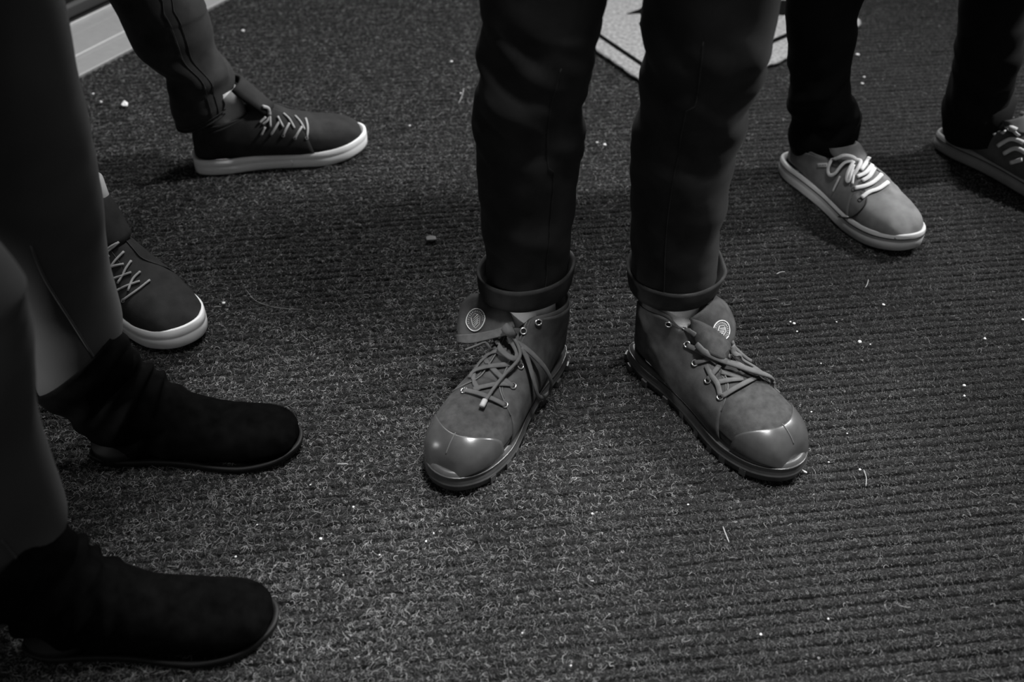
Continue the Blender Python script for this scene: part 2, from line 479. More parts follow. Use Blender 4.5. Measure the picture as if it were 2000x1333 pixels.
BOOT_OUT = [(0.0, 0.0), (0.024, 0.005), (0.0365, 0.035), (0.0385, 0.08), (0.041, 0.13), (0.050, 0.18), (0.0535, 0.215), (0.047, 0.256), (0.026, 0.288), (0.0, 0.299), (-0.025, 0.291), (-0.045, 0.262), (-0.0525, 0.222), (-0.050, 0.19), (-0.0405, 0.145), (-0.0355, 0.10), (-0.0355, 0.045), (-0.024, 0.006)]
BOOT_ST = [ # yb, zb, yt, zt, half width, x centre, narrowing upwards, squareness
 (0.2965, 0.014, 0.2965, 0.020, 0.007, 0.0, 0.0, 2.0),
 (0.295, 0.014, 0.290, 0.042, 0.023, 0.0, 0.03, 2.2),
 (0.286, 0.016, 0.274, 0.058, 0.0365, 0.0, 0.05, 2.3),
 (0.266, 0.017, 0.250, 0.067, 0.0465, 0.0, 0.08, 2.4),
 (0.235, 0.018, 0.217, 0.074, 0.0515, 0.0, 0.10, 2.4),
 (0.195, 0.018, 0.184, 0.081, 0.0490, 0.0, 0.14, 2.3),
 (0.152, 0.018, 0.158, 0.090, 0.0430, 0.0, 0.16, 2.2),
 (0.105, 0.018, 0.137, 0.099, 0.0395, 0.0, 0.12, 2.1),
 (0.050, 0.018, 0.122, 0.109, 0.0375, 0.0, 0.06, 2.1),
 (0.006, 0.021, 0.114, 0.116, 0.0375, 0.0, 0.0, 2.1),
 (0.002, 0.060, 0.107, 0.124, 0.0400, 0.0, 0.0, 2.1),
 (0.005, 0.122, 0.100, 0.132, 0.0440, 0.0, 0.0, 2.1)]

def boot(parent, heel, ang, mirror, data):
    d = (math.cos(math.radians(ang)), math.sin(math.radians(ang)))
    s = Shoe('boot', parent, heel, d, BOOT_ST, BOOT_OUT, mirror, sx=0.92, sy=0.93, spring=0.008, uw=0.935, notch=0.029, back=0.972)
    def puff(t, ph):
        p = s.P(t, ph)*38
        a = 0.0012*noise.noise(p)+0.0006*noise.noise(p*2.3)
        if t > 0.66: a += 0.0018*noise.noise(Vector((p.x*0.6, p.y*0.6, p.z*2.4)))
        return a
    s.upper(M['canvas'], puff=puff)
    # lugged outsole
    s.sole('outsole', M['rubber'], [(0.0, -0.003), (0.001, -0.0006), (0.009, 0.0010), (0.0105, 0.0016), (0.0115, 0.0004), (0.0128, 0.0006), (0.021, -0.0014), (0.0255, -0.0040), (0.0265, -0.0065), (0.0255, -0.0095), (0.017, -0.012)])
    for i in range(0, 72, 3):
        p = s.ol[i]; q = s.nr[i]
        if p.y > 0.85*s.L: continue
        hb = 0.0022 if p.y < 0.34*s.L else 0.0
        sp = s.lift(p.y)
        tdir = Vector((-q.y, q.x, 0))
        lug = MB().box(p-q*(0.0024-hb)+Vector((0, 0, 0.0045+sp)), (0.0085, 0.008, 0.0088), (tdir, q, Vector((0, 0, 1))))
        s.part('tread_lug', lug, M['rubber'], False, smooth=False)
    # beaded foxing line
    bead = MB(); z = 0.0215
    pts = [p-q*0.0008+Vector((0, 0, z+s.lift(p.y))) for p, q in zip(s.ol, s.nr)]
    bead.tube(pts+[pts[0]], 0.0011, 6); s.part('foxing_bead', bead, M['cap_rubber'], False)
    # rubber toe cap with centre seam: deepest at the middle, thin band along the sides
    def tb(ph):
        u = abs(ph-PI/2)
        return 0.205+0.17*(1-math.exp(-(u/1.25)**2))
    s.patch('toe_cap', M['cap_rubber'], 0.0, tb, PI/2-1.95, PI/2+1.95, 0.0012, 26, 64, 0.0022)
    seam = MB(); seam.tube([s.P(t, PI/2+0.02, 0.0026) for t in np.linspace(0.10, 0.21, 12)], 0.0006, 6)
    s.part('toe_cap_seam', seam, M['thread'], False)
    s.patch('vamp', M['canvas_toe'], 0.20, 0.47, PI/2-1.75, PI/2+1.75, 0.0004, 18, 48, 0.0008)
    # lace-stay quarters, rounded in front
    t0, t1, t2 = 0.41, 0.48, 0.985
    for sg in (-1, 1):
        def pe(t, sg=sg):
            e = 0.29 if t > t1 else 0.29+0.85*(1-math.sqrt(max(0, 1-((t1-t)/(t1-t0))**2)))
            e -= 0.04*sst(0.5, 0.9, t)
            return PI/2+sg*e
        s.patch('lace_stay', M['canvas'], t0, t2, pe, PI/2+sg*2.25, 0.0010, 40, 26, 0.0018)
        st = MB(); st.tube([s.P(t, pe(t)+sg*0.10, 0.0024) for t in np.linspace(t0+0.02, t2, 40)], 0.0004, 5)
        st.tube([s.P(t, pe(t)+sg*0.005, 0.0022) for t in np.linspace(t0, t2, 40)], 0.0008, 5)
        s.part('stitching', st, M['thread'], False)
    data(s)
    return s

def eyelet(s, px, py, hole=True, R=0.0036):
    h = s.hitpix(px, py, 0.0008)
    if not h: return
    mb = MB().torus(h[0]+h[1]*0.0006, h[1], R, 0.0011)
    s.part('eyelet', mb, M['steel'], False)
    if hole:
        s.part('eyelet_hole', MB().disc(h[0]+h[1]*0.0004, h[1], R), M['hole'], False, smooth=False)
def pixsheet(s, rows, thick, name, m, n=10):
    """thick cloth piece from rows of (px, py, z) control points"""
    g = []
    R = [[s.pix(*p) for p in r] for r in rows]
    k = max(len(r) for r in R)
    R = [resample(r, n) for r in R]
    for i in range(n):
        t = i/(n-1)
        g.append([Vector(cr([list(r[j]) for r in R], t)) for j in range(n)])
    mb = MB().sheet(g, thick)
    o = s.part(name, mb, m, True)
    return o, g

def badge(s, px, py, w, h, tilt):
    """oval emblem: outline ring, inner shield with diagonal bars and a ring of small marks"""
    c = s.hitpix(px, py, 0.0012)
    if not c: return
    o, n = c
    # axes on the cloth that run along the picture's x and y
    def dirp(dx, dy):
        q = s.hitpix(px+dx*6, py+dy*6, 0.0012); v = (q[0]-o) if q else Vector((dx, 0, -dy))
        v = v-n*v.dot(n); return v.normalized()
    ca, sa = math.cos(tilt), math.sin(tilt)
    X = dirp(ca, sa); Y = n.cross(X)
    if Y.dot(dirp(-sa, ca)) < 0: Y = -Y
    k = lambda u, v, l=0.0: o+X*u*w+Y*v*h+n*l
    def out(a, sc_=1.0):
        rx = 0.5*sc_; ry = 0.5*sc_*(1.0 if math.sin(a) < 0 else 0.92)
        return math.cos(a)*rx*(1-0.18*max(0, math.sin(a))), math.sin(a)*ry
    body = MB(); base = [k(*out(2*PI*i/28), 0.0004) for i in range(28)]; low = [k(*out(2*PI*i/28, 1.04), -0.001) for i in range(28)]
    body.rings([low, base], True, False, True); s.part('badge', body, M['badge'], False, smooth=False)
    ln = MB()
    ln.tube([k(*out(2*PI*i/28, 0.97), 0.0007) for i in range(29)], 0.0006, 6)
    sh = [(-0.22, -0.16), (0.0, -0.3), (0.24, -0.12), (0.18, 0.2), (-0.02, 0.33), (-0.16, 0.16), (-0.22, -0.16)]
    ln.tube([k(u, v, 0.0007) for u, v in sh], 0.0003, 5)
    for i in range(5):
        q = -0.14+0.085*i
        ln.tube([k(-0.14+0.3*abs(q)*0.3, q+0.07, 0.0007), k(0.17-abs(q)*0.2, q-0.09, 0.0007)], 0.00042, 5)
    for i in range(16):
        a = PI*0.95+PI*1.1*i/15
        u1, v1 = out(a, 0.82); u2, v2 = out(a, 0.68)
        ln.tube([k(u1, v1, 0.0006), k(u2, v2, 0.0006)], 0.00028, 4)
    s.part('badge_emblem', ln, M['badge_line'], False)

# ------------------------------------------------------------------ legs and trousers
def leg_rings(rows, top, n=90, seg=56, fold=None, sq=1.0, tilt0=None):
    """rows: (py, left px, right px, forward distance) from the hem up, then top: (x, y, z, r) rings above the frame"""
    c = []
    for py, xl, xr, Y in rows:
        p = aty((xl+xr)/2, py, Y); r = (xr-xl)/2*depth(p)/F
        c.append([p.x, p.y, p.z, r])
    c += [list(t) for t in top]
    R = []
    for i in range(n):
        # even spacing along z
        t = i/(n-1)
        q = cr(c, t); ring = []
        for j in range(seg):
            a = 2*PI*j/seg
            r = q[3]
            if fold: r = r+fold(q[2], a, j)
            z = q[2]
            if tilt0:
                amp = 1-sst(tilt0[2], tilt0[3], q[2])
                z += amp*(tilt0[0]*math.cos(a)+tilt0[1]*math.sin(a))
            ring.append(Vector((q[0]+r*math.cos(a), q[1]+r*math.sin(a)*sq, z)))
        R.append(ring)
    return R, c
def trousers(parent, name, m, legs, waist, seed=0.0, inner=0.93):
    """legs: list of ring lists (world); joined by a seat up to the waist into one garment"""
    mb = MB()
    for R in legs:
        c0 = sum(R[0], Vector())/len(R[0])
        inn = [[c0+(p-c0)*0.955+Vector((0, 0, 0.0005)) for p in R[0]], [c0+(p-c0)*0.94+Vector((0, 0, 0.03)) for p in R[0]], [Vector((0, 0, 0.06))+c0+(p-c0)*0.9 for p in R[0]]]
        mb.rings(inn[::-1]+R, True, True, True)
    (x0, y0, z0, r0), (x1, y1, z1, r1) = waist[0], waist[1]
    rr = []
    for z, ex, ey in ((z0-0.10, 0.55, 0.8), (z0-0.04, 0.95, 1.0), (z0, 1.0, 1.0), (z0+0.10, 1.0, 1.0), (z1, r1/r0, 0.9)):
        f = min(max((z-z0)/(z1-z0), 0), 1)
        rr.append([Vector((x0+(x1-x0)*f+r0*ex*math.cos(2*PI*j/40), y0+(y1-y0)*f+r0*0.72*ey*math.sin(2*PI*j/40), z)) for j in range(40)])
    mb.rings(rr, True, True, True)
    pl = parent.location
    mb.v = [v-pl for v in mb.v]
    return mb.build(name, m, parent)
def body(parent, chain_l, chain_r, pelvis):
    """hidden legs and hips as one skinned surface"""
    pl = parent.location
    vs = [Vector(pelvis[:3])-pl]; rad = [pelvis[3]]; ed = []
    px_, py_ = pelvis[0], pelvis[1]
    up = [(px_, py_, 1.15, 0.10), (px_, py_, 1.38, 0.10), (px_, py_, 1.52, 0.05), (px_, py_, 1.60, 0.075), (px_, py_, 1.70, 0.085), (px_, py_, 1.76, 0.06)]
    for ch in (chain_l, chain_r, up):
        prev = 0
        for x, y, z, r in ch:
            vs.append(Vector((x, y, z))-pl); rad.append(r); ed.append((prev, len(vs)-1)); prev = len(vs)-1
    me = bpy.data.meshes.new('body'); me.from_pydata(vs, ed, []); me.update()
    o = bpy.data.objects.new('body', me); col.objects.link(o); o.parent = parent
    md = o.modifiers.new('skin', 'SKIN')
    for i, sv in enumerate(me.skin_vertices[0].data):
        sv.radius = (rad[i], rad[i]); sv.use_root = (i == 0)
    sb = o.modifiers.new('sub', 'SUBSURF'); sb.levels = 1; sb.render_levels = 1
    md.use_smooth_shade = True
    me.materials.append(M['skin'])
    return o
def chain(R, foot):
    n = len(R); out = []
    for f in (0.97, 0.8, 0.62, 0.45, 0.3, 0.16, 0.04):
        r = R[int(f*(n-1))]; c = sum(r, Vector())/len(r); q = (r[0]-c).length
        out.append((c.x, c.y, c.z, q*0.5))
    return out+foot
def tube_part(parent, name, m, rings, cap=False):
    mb = MB().rings(rings, True, cap, cap); pl = parent.location
    mb.v = [v-pl for v in mb.v]
    return mb.build(name, m, parent)
def seam_line(parent, name, m, rings, j, i0, i1, lift=0.0008, r=0.0007, jf=None):
    pts = []
    for i in range(i0, i1):
        R = rings[i]; c = sum(R, Vector())/len(R); jj = int((jf(i) if jf else j)) % len(R); p = R[jj]
        pts.append(p+(p-c).normalized()*lift)
    mb = MB().tube(pts, r, 5); pl = parent.location
    mb.v = [v-pl for v in mb.v]
    return mb.build(name, m, parent)
def folds(zs, amp=0.004, seed=0.0, base=0.0006, fz=30, fa=0.8):
    """cloth folds: horizontal creases around the heights in zs (z, spread, gain)"""
    def f(z, a, j):
        g = base
        for zc, sp, k in zs: g += amp*k*math.exp(-((z-zc)/sp)**2)
        v = Vector((math.cos(a)*fa+seed, math.sin(a)*fa, z*fz+0.9*math.sin(a+seed)))
        n1 = noise.noise(v); n2 = noise.noise(v*1.9+Vector((3, 1, 2)))
        return g*(n1*1.2+n2*0.5)
    return f

# ================================================================== person in the middle: cuffed black jeans, canvas boots
pa = tag(empty('person', (0.19, 0.95, 0)), 'person in cuffed black jeans and laced canvas boots standing in the middle', 'person')
LB = dict(heel=(0.055, 0.988), ang=-119.5); RB = dict(heel=(0.166, 0.988), ang=-54.3)
fa = folds([(0.42, 0.10, 1.0), (0.22, 0.05, 0.4), (0.33, 0.05, 0.5)], 0.0055, 1.7)
rowsL = [(560, 948, 1102, 0.955), (530, 949, 1106, 0.955), (490, 950, 1111, 0.955), (450, 941, 1116, 0.953), (400, 938, 1124, 0.952), (300, 930, 1136, 0.948), (240, 924, 1138, 0.945), (200, 925, 1140, 0.94), (150, 931, 1148, 0.935), (100, 936, 1164, 0.935), (45, 938, 1178, 0.935), (0, 935, 1184, 0.935)]
RL, cL = leg_rings(rowsL, [(0.040, 0.94, 0.62, 0.072), (0.075, 0.95, 0.76, 0.085), (0.10, 0.955, 0.88, 0.09)], fold=fa, tilt0=(0.0, -0.004, 0.10, 0.2))
fb = folds([(0.42, 0.10, 1.0), (0.22, 0.05, 0.4), (0.34, 0.05, 0.5)], 0.0055, 8.3)
rowsR = [(560, 1234, 1398, 0.965), (530, 1232, 1399, 0.965), (486, 1233, 1401, 0.962), (427, 1230, 1410, 0.96), (360, 1231, 1424, 0.957), (270, 1240, 1446, 0.952), (202, 1249, 1463, 0.948), (135, 1255, 1488, 0.944), (67, 1255, 1506, 0.94), (0, 1255, 1521, 0.94)]
RR, cR = leg_rings(rowsR, [(0.195, 0.945, 0.62, 0.075), (0.205, 0.95, 0.76, 0.088), (0.22, 0.955, 0.88, 0.09)], fold=fb, tilt0=(0.004, -0.006, 0.10, 0.2))
trousers(pa, 'jeans', M['jeans'], [RL, RR], [(0.16, 0.955, 0.86, 0.185), (0.16, 0.955, 1.02, 0.165)])
def cuff(parent, m, cx, cy, z0, z1, r0, r1, tx, ty, seed, rf=0.006, sx=1.0):
    """turned-up hem: a thick rolled band, open at its upper edge"""
    R = []
    prof = [(0.0, -0.004), (-0.0035, 0.0), (0.0, 0.003), (0.25, 0.0045), (0.55, 0.0055), (0.85, rf), (1.0, rf), (1.01, rf-0.0025), (0.9, rf-0.004), (0.5, 0.0005)]
    for h, off in prof:
        ring = []
        for j in range(64):
            a = 2*PI*j/64
            wv = noise.noise(Vector((math.cos(a)*1.3+seed, math.sin(a)*1.3, h*0.8)))
            z = z0+(z1-z0)*h + tx*math.cos(a)+ty*math.sin(a)+0.004*wv*(1 if h > 0.3 else 0.4)
            r = r0+(r1-r0)*h+off+0.003*wv*(0.4+h)
            ring.append(Vector((cx+r*math.cos(a)*sx, cy+r*math.sin(a), z)))
        R.append(ring)
    o = tube_part(parent, 'cuff', m, R+[R[0]]); return o
cuff(pa, M['cuff'], cL[0][0], 0.957, 0.134, 0.167, 0.0515, 0.0535, 0.006, -0.004, 2.0)
cuff(pa, M['cuff'], cR[0][0], 0.967, 0.131, 0.160, 0.0515, 0.0545, 0.003, 0.0, 5.0)
seam_line(pa, 'seam', M['cuff'], RR, 0, 4, 66, jf=lambda i: 39+0.02*i)
seam_line(pa, 'seam', M['cuff'], RL, 0, 4, 60, jf=lambda i: 47-0.03*i, r=0.0005)
def socks(parent, m, b, t, r):
    R = [[Vector((b[0]+(t[0]-b[0])*i/4+r*math.cos(2*PI*j/32), b[1]+(t[1]-b[1])*i/4+r*math.sin(2*PI*j/32), b[2]+(t[2]-b[2])*i/4)) for j in range(32)] for i in range(5)]
    return tube_part(parent, 'sock', m, R, True)

def left_boot_data(s):
    for q in ((1052, 629), (1022, 647)): pass
    # folded-down collar on the outer side, carrying the badge
    pixsheet(s, [[(990, 602, 0.128), (1000, 622, 0.122), (1006, 640, 0.115)],
                 [(958, 580, 0.126), (962, 618, 0.115), (970, 651, 0.104)],
                 [(925, 575, 0.118), (922, 618, 0.106), (925, 663, 0.092)],
                 [(902, 594, 0.108), (894, 630, 0.098), (897, 668, 0.088)]], 0.004, 'collar_flap', M['canvas'])
    pixsheet(s, [[(1000, 636, 0.126), (1006, 652, 0.121)], [(960, 646, 0.117), (962, 662, 0.110)], [(920, 653, 0.109), (921, 671, 0.101)], [(893, 654, 0.103), (896, 668, 0.097)]], 0.007, 'flap_edge', M['lace'])
    badge(s, 930, 627, 0.0265, 0.031, -0.25)
    for q in ((1052, 629), (1022, 647), (1016, 715), (1001, 754), (985, 791), (907, 764)): eyelet(s, *q)
    m = M['lace']
    rungs = [[(985, 793), (965, 784, .004), (935, 772, .004), (907, 764)],
             [(1001, 756), (985, 744, .003), (965, 724, .003), (950, 705)],
             [(918, 740), (930, 728, .004), (960, 719, .0045), (1000, 712)],
             [(925, 762), (945, 758, .003), (975, 752, .003), (998, 752)],
             [(935, 765), (925, 740, .002), (935, 715, .002), (955, 695)],
             [(945, 702), (965, 690, .003), (990, 686, .003)],
             [(960, 668), (975, 690, .003), (1000, 700, .003), (1014, 714)]]
    for r_ in rungs: s.lace(r_, 0.0032, 0.4, 0.0018, m)
    # bow: knot, two loops, two ends
    s.lace([(988, 640), (999, 650, .006), (1006, 662, .006), (1002, 676)], 0.006, 0.7, 0.005, m, 'lace_knot')
    s.lace([(1003, 662, .006), (1025, 685, .009), (1052, 722, .012), (1063, 755, .010), (1055, 775, .006), (1042, 772, .006), (1032, 745, .008), (1024, 705, .008), (1016, 680, .007)], 0.0034, 0.45, 0.006, m, 'lace_loop')
    s.lace([(974, 664, .006), (980, 686, .010), (992, 703, .011), (1004, 705, .010), (1008, 690, .009), (998, 660, .008)], 0.0036, 0.45, 0.008, m, 'lace_loop')
    s.lace([(1003, 655, .010), (1010, 680, .013), (1008, 706, .012), (985, 737, .009), (962, 768, .007), (946, 792, .006)], 0.0021, 0.9, 0.008, m, 'lace_end')
    s.lace([(948, 788, .007), (941, 801, .007)], 0.0034, 0.9, 0.006, M['straw'], 'aglet', dens=3)
    s.lace([(955, 664, .012), (935, 674, .014), (909, 684, .014)], 0.0036, 0.45, 0.008, m, 'lace_end')
    s.lace([(960, 666, .012), (948, 676, .014), (927, 685, .014)], 0.0030, 0.45, 0.008, m, 'lace_end')
def right_boot_data(s):
    pixsheet(s, [[(1346, 624, 0.120), (1362, 640, 0.112), (1385, 668, 0.098), (1400, 680, 0.09)],
                 [(1372, 606, 0.130), (1386, 622, 0.122), (1410, 655, 0.104), (1420, 678, 0.092)],
                 [(1391, 588, 0.132), (1408, 606, 0.124), (1424, 640, 0.106), (1428, 674, 0.09)],
                 [(1394, 578, 0.126), (1418, 596, 0.116), (1434, 632, 0.102), (1433, 664, 0.09)]], 0.004, 'collar_flap', M['canvas'])
    badge(s, 1407, 648, 0.0235, 0.028, 0.55)
    # tongue tip hanging forward over the laces
    pixsheet(s, [[(1350, 622, 0.124), (1353, 650, 0.112), (1364, 680, 0.100)],
                 [(1372, 632, 0.122), (1374, 662, 0.113), (1382, 690, 0.101)],
                 [(1402, 650, 0.113), (1404, 678, 0.106), (1404, 701, 0.098)],
                 [(1424, 674, 0.102), (1426, 690, 0.098), (1418, 706, 0.094)]], 0.006, 'tongue', M['canvas_toe'])
    for q in ((1306, 633), (1336, 643), (1343, 673), (1358, 709), (1383, 743), (1407, 776)): eyelet(s, *q)
    m = M['lace']
    rungs = [[(1410, 776), (1435, 762, .004), (1455, 751, .004), (1478, 738)],
             [(1407, 774), (1402, 752, .003), (1390, 735, .003), (1380, 715)],
             [(1383, 743), (1395, 728, .003), (1405, 715, .003)],
             [(1343, 675), (1362, 684, .004), (1385, 700, .005), (1400, 712)],
             [(1358, 709), (1375, 705, .003), (1390, 700, .003)],
             [(1402, 748), (1425, 744, .002), (1450, 742, .002)],
             [(1408, 728), (1430, 735, .002), (1446, 741, .002)],
             [(1336, 645), (1350, 648, .003), (1362, 655, .004)]]
    for r_ in rungs: s.lace(r_, 0.0032, 0.4, 0.0018, m)
    s.lace([(1365, 672, .004), (1388, 698, .007), (1420, 716, .009), (1460, 735, .010), (1495, 747, .009), (1512, 757, .007)], 0.0046, 0.5, 0.006, m, 'lace_loop')
    s.lace([(1420, 698, .006), (1445, 702, .009), (1472, 716, .009), (1490, 730, .006), (1478, 732, .008), (1450, 726, .010), (1420, 714, .009)], 0.0032, 0.5, 0.006, m, 'lace_loop')
    s.lace([(1425, 668, .004), (1440, 684, .006), (1458, 700, .006), (1468, 706, .005)], 0.0026, 0.6, 0.004, m, 'lace_loop')
    s.lace([(1424, 680, .006), (1434, 690, .007), (1438, 694, .006)], 0.0042, 0.6, 0.004, m, 'lace_end')
    s.lace([(1505, 754, .006), (1514, 760, .004), (1523, 768, .003)], 0.0016, 0.8, 0.003, m, 'lace_end')
socks(pa, M['sock'], (0.024, 0.936, 0.07), (0.018, 0.944, 0.15), 0.0325)
socks(pa, M['sock'], (0.200, 0.940, 0.07), (0.198, 0.950, 0.15), 0.0325)
bl = boot(pa, LB['heel'], LB['ang'], 1, left_boot_data)
br = boot(pa, RB['heel'], RB['ang'], -1, right_boot_data)
body(pa, chain(RL, [(0.014, 0.914, 0.052, 0.018), (-0.018, 0.858, 0.045, 0.014)]), chain(RR, [(0.215, 0.92, 0.052, 0.018), (0.253, 0.867, 0.045, 0.014)]), (0.16, 0.955, 0.93, 0.12))
#MORE
# ------------------------------------------------------------------ sneakers
SNK_OUT = [(0.0, 0.0), (0.024, 0.005), (0.036, 0.034), (0.037, 0.08), (0.0395, 0.13), (0.047, 0.178), (0.049, 0.21), (0.043, 0.248), (0.024, 0.278), (0.0, 0.288), (-0.023, 0.281), (-0.042, 0.253), (-0.0485, 0.215), (-0.046, 0.185), (-0.038, 0.14), (-0.034, 0.098), (-0.034, 0.044), (-0.023, 0.006)]
MID_ST = [
 (0.2860, 0.014, 0.2860, 0.020, 0.007, 0.0, 0.0, 2.0),
 (0.2845, 0.014, 0.279, 0.038, 0.0210, 0.0, 0.03, 2.2),
 (0.276, 0.016, 0.262, 0.051, 0.0330, 0.0, 0.05, 2.3),
 (0.256, 0.017, 0.239, 0.060, 0.0430, 0.0, 0.10, 2.3),
 (0.225, 0.018, 0.208, 0.068, 0.0480, 0.0, 0.14, 2.3),
 (0.185, 0.018, 0.176, 0.080, 0.0460, 0.0, 0.20, 2.2),
 (0.145, 0.018, 0.156, 0.092, 0.0415, 0.0, 0.20, 2.2),
 (0.100, 0.018, 0.140, 0.101, 0.0380, 0.0, 0.14, 2.1),
 (0.048, 0.018, 0.128, 0.106, 0.0360, 0.0, 0.08, 2.1),
 (0.005, 0.021, 0.120, 0.106, 0.0355, 0.0, 0.02, 2.1),
 (0.001, 0.048, 0.114, 0.104, 0.0360, 0.0, 0.0, 2.1),
 (0.006, 0.084, 0.108, 0.099, 0.0370, 0.0, 0.0, 2.1)]
LOW_ST = MID_ST[:6] + [
 (0.145, 0.018, 0.160, 0.085, 0.0405, 0.0, 0.20, 2.2),
 (0.100, 0.018, 0.148, 0.087, 0.0370, 0.0, 0.14, 2.1),
 (0.048, 0.018, 0.140, 0.086, 0.0360, 0.0, 0.08, 2.1),
 (0.005, 0.021, 0.134, 0.083, 0.0355, 0.0, 0.02, 2.1),
 (0.001, 0.042, 0.130, 0.080, 0.0350, 0.0, 0.0, 2.1),
 (0.007, 0.068, 0.124, 0.076, 0.0345, 0.0, 0.0, 2.1)]
def sneaker(parent, heel, ang, mirror, st, m, msole, data, stripe=None, sole_h=0.027, stitch=True, sy=1.0):
    d = (math.cos(math.radians(ang)), math.sin(math.radians(ang)))
    s = Shoe('sneaker', parent, heel, d, st, SNK_OUT, mirror, sy=sy)
    def puff(t, ph):
        p = s.P(t, ph)*34
        a = 0.0012*noise.noise(p+Vector((mirror, 0, 0)))+0.0005*noise.noise(p*2.6)
        if 0.34 < t < 0.54: a += 0.0012*noise.noise(Vector((p.x*0.5, p.y*2.6, p.z*0.5)))
        return a
    s.upper(m, puff=puff)
    h = sole_h
    s.sole('sole', msole, [(0.0, -0.004), (0.001, -0.001), (0.004, 0.0008), (h*0.55, 0.0014), (h*0.62, 0.0006), (h*0.66, 0.0012), (h, 0.0006), (h+0.0012, -0.0012), (h+0.0005, -0.004), (h-0.008, -0.008)])
    if stripe:
        z = h*0.78
        pts = [p+q*0.0011+Vector((0, 0, z+s.lift(p.y))) for p, q in zip(s.ol, s.nr)]
        s.part('sole_stripe', MB().tube(pts+[pts[0]], 0.0010, 6), stripe, False)
    # lace-stay quarters meeting the vamp in a rounded step
    t0, t1, t2 = 0.425, 0.50, 0.97
    for sg in (-1, 1):
        def pe(t, sg=sg):
            e = 0.36 if t > t1 else 0.36+0.8*(1-math.sqrt(max(0, 1-((t1-t)/(t1-t0))**2)))
            return PI/2+sg*e
        s.patch('lace_stay', m, t0, t2, pe, PI/2+sg*2.2, 0.0008, 36, 24, 0.0016)
        if stitch:
            e = MB().tube([s.P(t, pe(t)+sg*0.01, 0.0016) for t in np.linspace(t0, t2, 36)], 0.0006, 5)
            s.part('stitching', e, M['line_dark'], False)
    data(s); return s
def tongue(s, m, zt, lean=0.0, wd=0.030):
    """padded tongue standing up out of the throat"""
    st = s.st; mirr = s.mir
    g = []
    y0, z0 = st[7][2]+0.004, st[7][3]-0.004
    yt = st[11][2]-0.012+lean
    for i in range(9):
        f = i/8; row = []
        for j in range(9):
            a = (j/8-0.5)*2
            wv = wd*(0.9+0.15*f)*math.sqrt(max(0.0, 1-(0.55*a*max(0, f-0.6)/0.4)**2))
            row.append(Vector((a*wv, y0+(yt-y0)*f-0.016*a*a, z0+(zt-z0)*f-(0.008*a*a*f))))
        g.append(row)
    mb = MB().sheet(g, 0.006); s.part('tongue', mb, m, True)
def ring_eyes(s, lst, R=0.0022, m='lace_grey'):
    for q in lst:
        h = s.hitpix(q[0], q[1], 0.0006)
        if h: s.part('eyelet', MB().torus(h[0]+h[1]*0.0004, h[1], R, 0.0006, 12, 5), M[m], False)

# ================================================================== person at the far left: dark jeans, dark white-soled sneakers
pb = tag(empty('person', (-0.52, 1.34, 0)), 'person in dark jeans and dark sneakers with thick white soles at the left', 'person')
def b1_data(s):
    tongue(s, M['snk_dark'], 0.152, 0.004, 0.029)
    m = M['lace_grey']
    for r_ in ([(510, 264), (518, 248)], [(529, 264), (538, 250), (547, 235)], [(553, 264), (559, 252), (565, 241)], [(576, 270), (583, 258), (590, 248)], [(599, 270), (601, 250), (597, 232)],
               [(553, 222), (565, 234), (575, 251)], [(576, 227), (587, 240), (595, 254)], [(542, 228), (553, 249)], [(507, 240), (519, 229)], [(527, 228), (528, 248)], [(513, 243), (522, 236), (527, 226)]):
        r3 = [(p[0], p[1], 0.0022 if 0 < i < len(r_)-1 or len(r_) == 2 else 0.001) for i, p in enumerate(r_)]
        s.lace(r3, 0.0019, 0.8, 0.002, m)
    s.lace([(511, 209), (522, 213), (526, 226)], 0.0032, 0.8, 0.003, m, 'lace_knot')
    ring_eyes(s, [(576, 270), (599, 270), (553, 265)])
    a, b = s.hitpix(569, 313, 0.0006), s.hitpix(571, 322, 0.0006)
    if a and b: s.part('sole_mark', MB().tube([a[0], b[0]], 0.0016, 6), M['white_rubber'], False)
s_b1 = sneaker(pb, (-0.530, 1.452), 14.5, -1, MID_ST, M['snk_dark'], M['white_rubber'], b1_data, sole_h=0.027)
def b2_data(s):
    tongue(s, M['snk_dark'], 0.150, 0.004, 0.030)
    m = M['lace_grey']
    for r_ in ([(241, 588), (268, 569), (293, 549)], [(221, 571), (248, 560), (274, 551)], [(212, 550), (234, 541), (257, 534)], [(204, 529), (222, 521), (242, 517)], [(198, 510), (215, 501)],
               [(251, 570), (260, 546), (274, 532)], [(231, 555), (244, 530), (256, 511)], [(210, 540), (222, 515), (242, 493)], [(203, 500), (216, 489), (231, 474)], [(203, 497), (214, 484), (228, 476)]):
        s.lace([(p[0], p[1], 0.0022) for p in r_], 0.0017, 0.8, 0.002, m)
    ring_eyes(s, [(241, 588), (221, 571)], 0.0026, 'snk_grey')
s_b2 = sneaker(pb, (-0.632, 1.190), -43.0, 1, MID_ST, M['snk_dark'], M['white_rubber'], b2_data, sole_h=0.031)
fB = folds([(0.17, 0.04, 1.4), (0.11, 0.03, 0.6)], 0.006, 3.1)
RB1, cB1 = leg_rings([(218, 344, 466, 1.475), (205, 336, 466, 1.475), (190, 330, 464, 1.475), (160, 324, 454, 1.475), (134, 316, 446, 1.473), (96, 273, 420, 1.473), (60, 252, 412, 1.473), (29, 238, 403, 1.472), (0, 223, 391, 1.47)],
                     [(-0.57, 1.46, 0.40, 0.062), (-0.59, 1.45, 0.50, 0.066), (-0.60, 1.43, 0.65, 0.075), (-0.62, 1.40, 0.80, 0.088), (-0.62, 1.38, 0.90, 0.09)], n=80, fold=fB, tilt0=(0.022, 0.004, 0.08, 0.17))
fB2 = folds([(0.17, 0.04, 1.4), (0.11, 0.03, 0.6)], 0.006, 6.1)
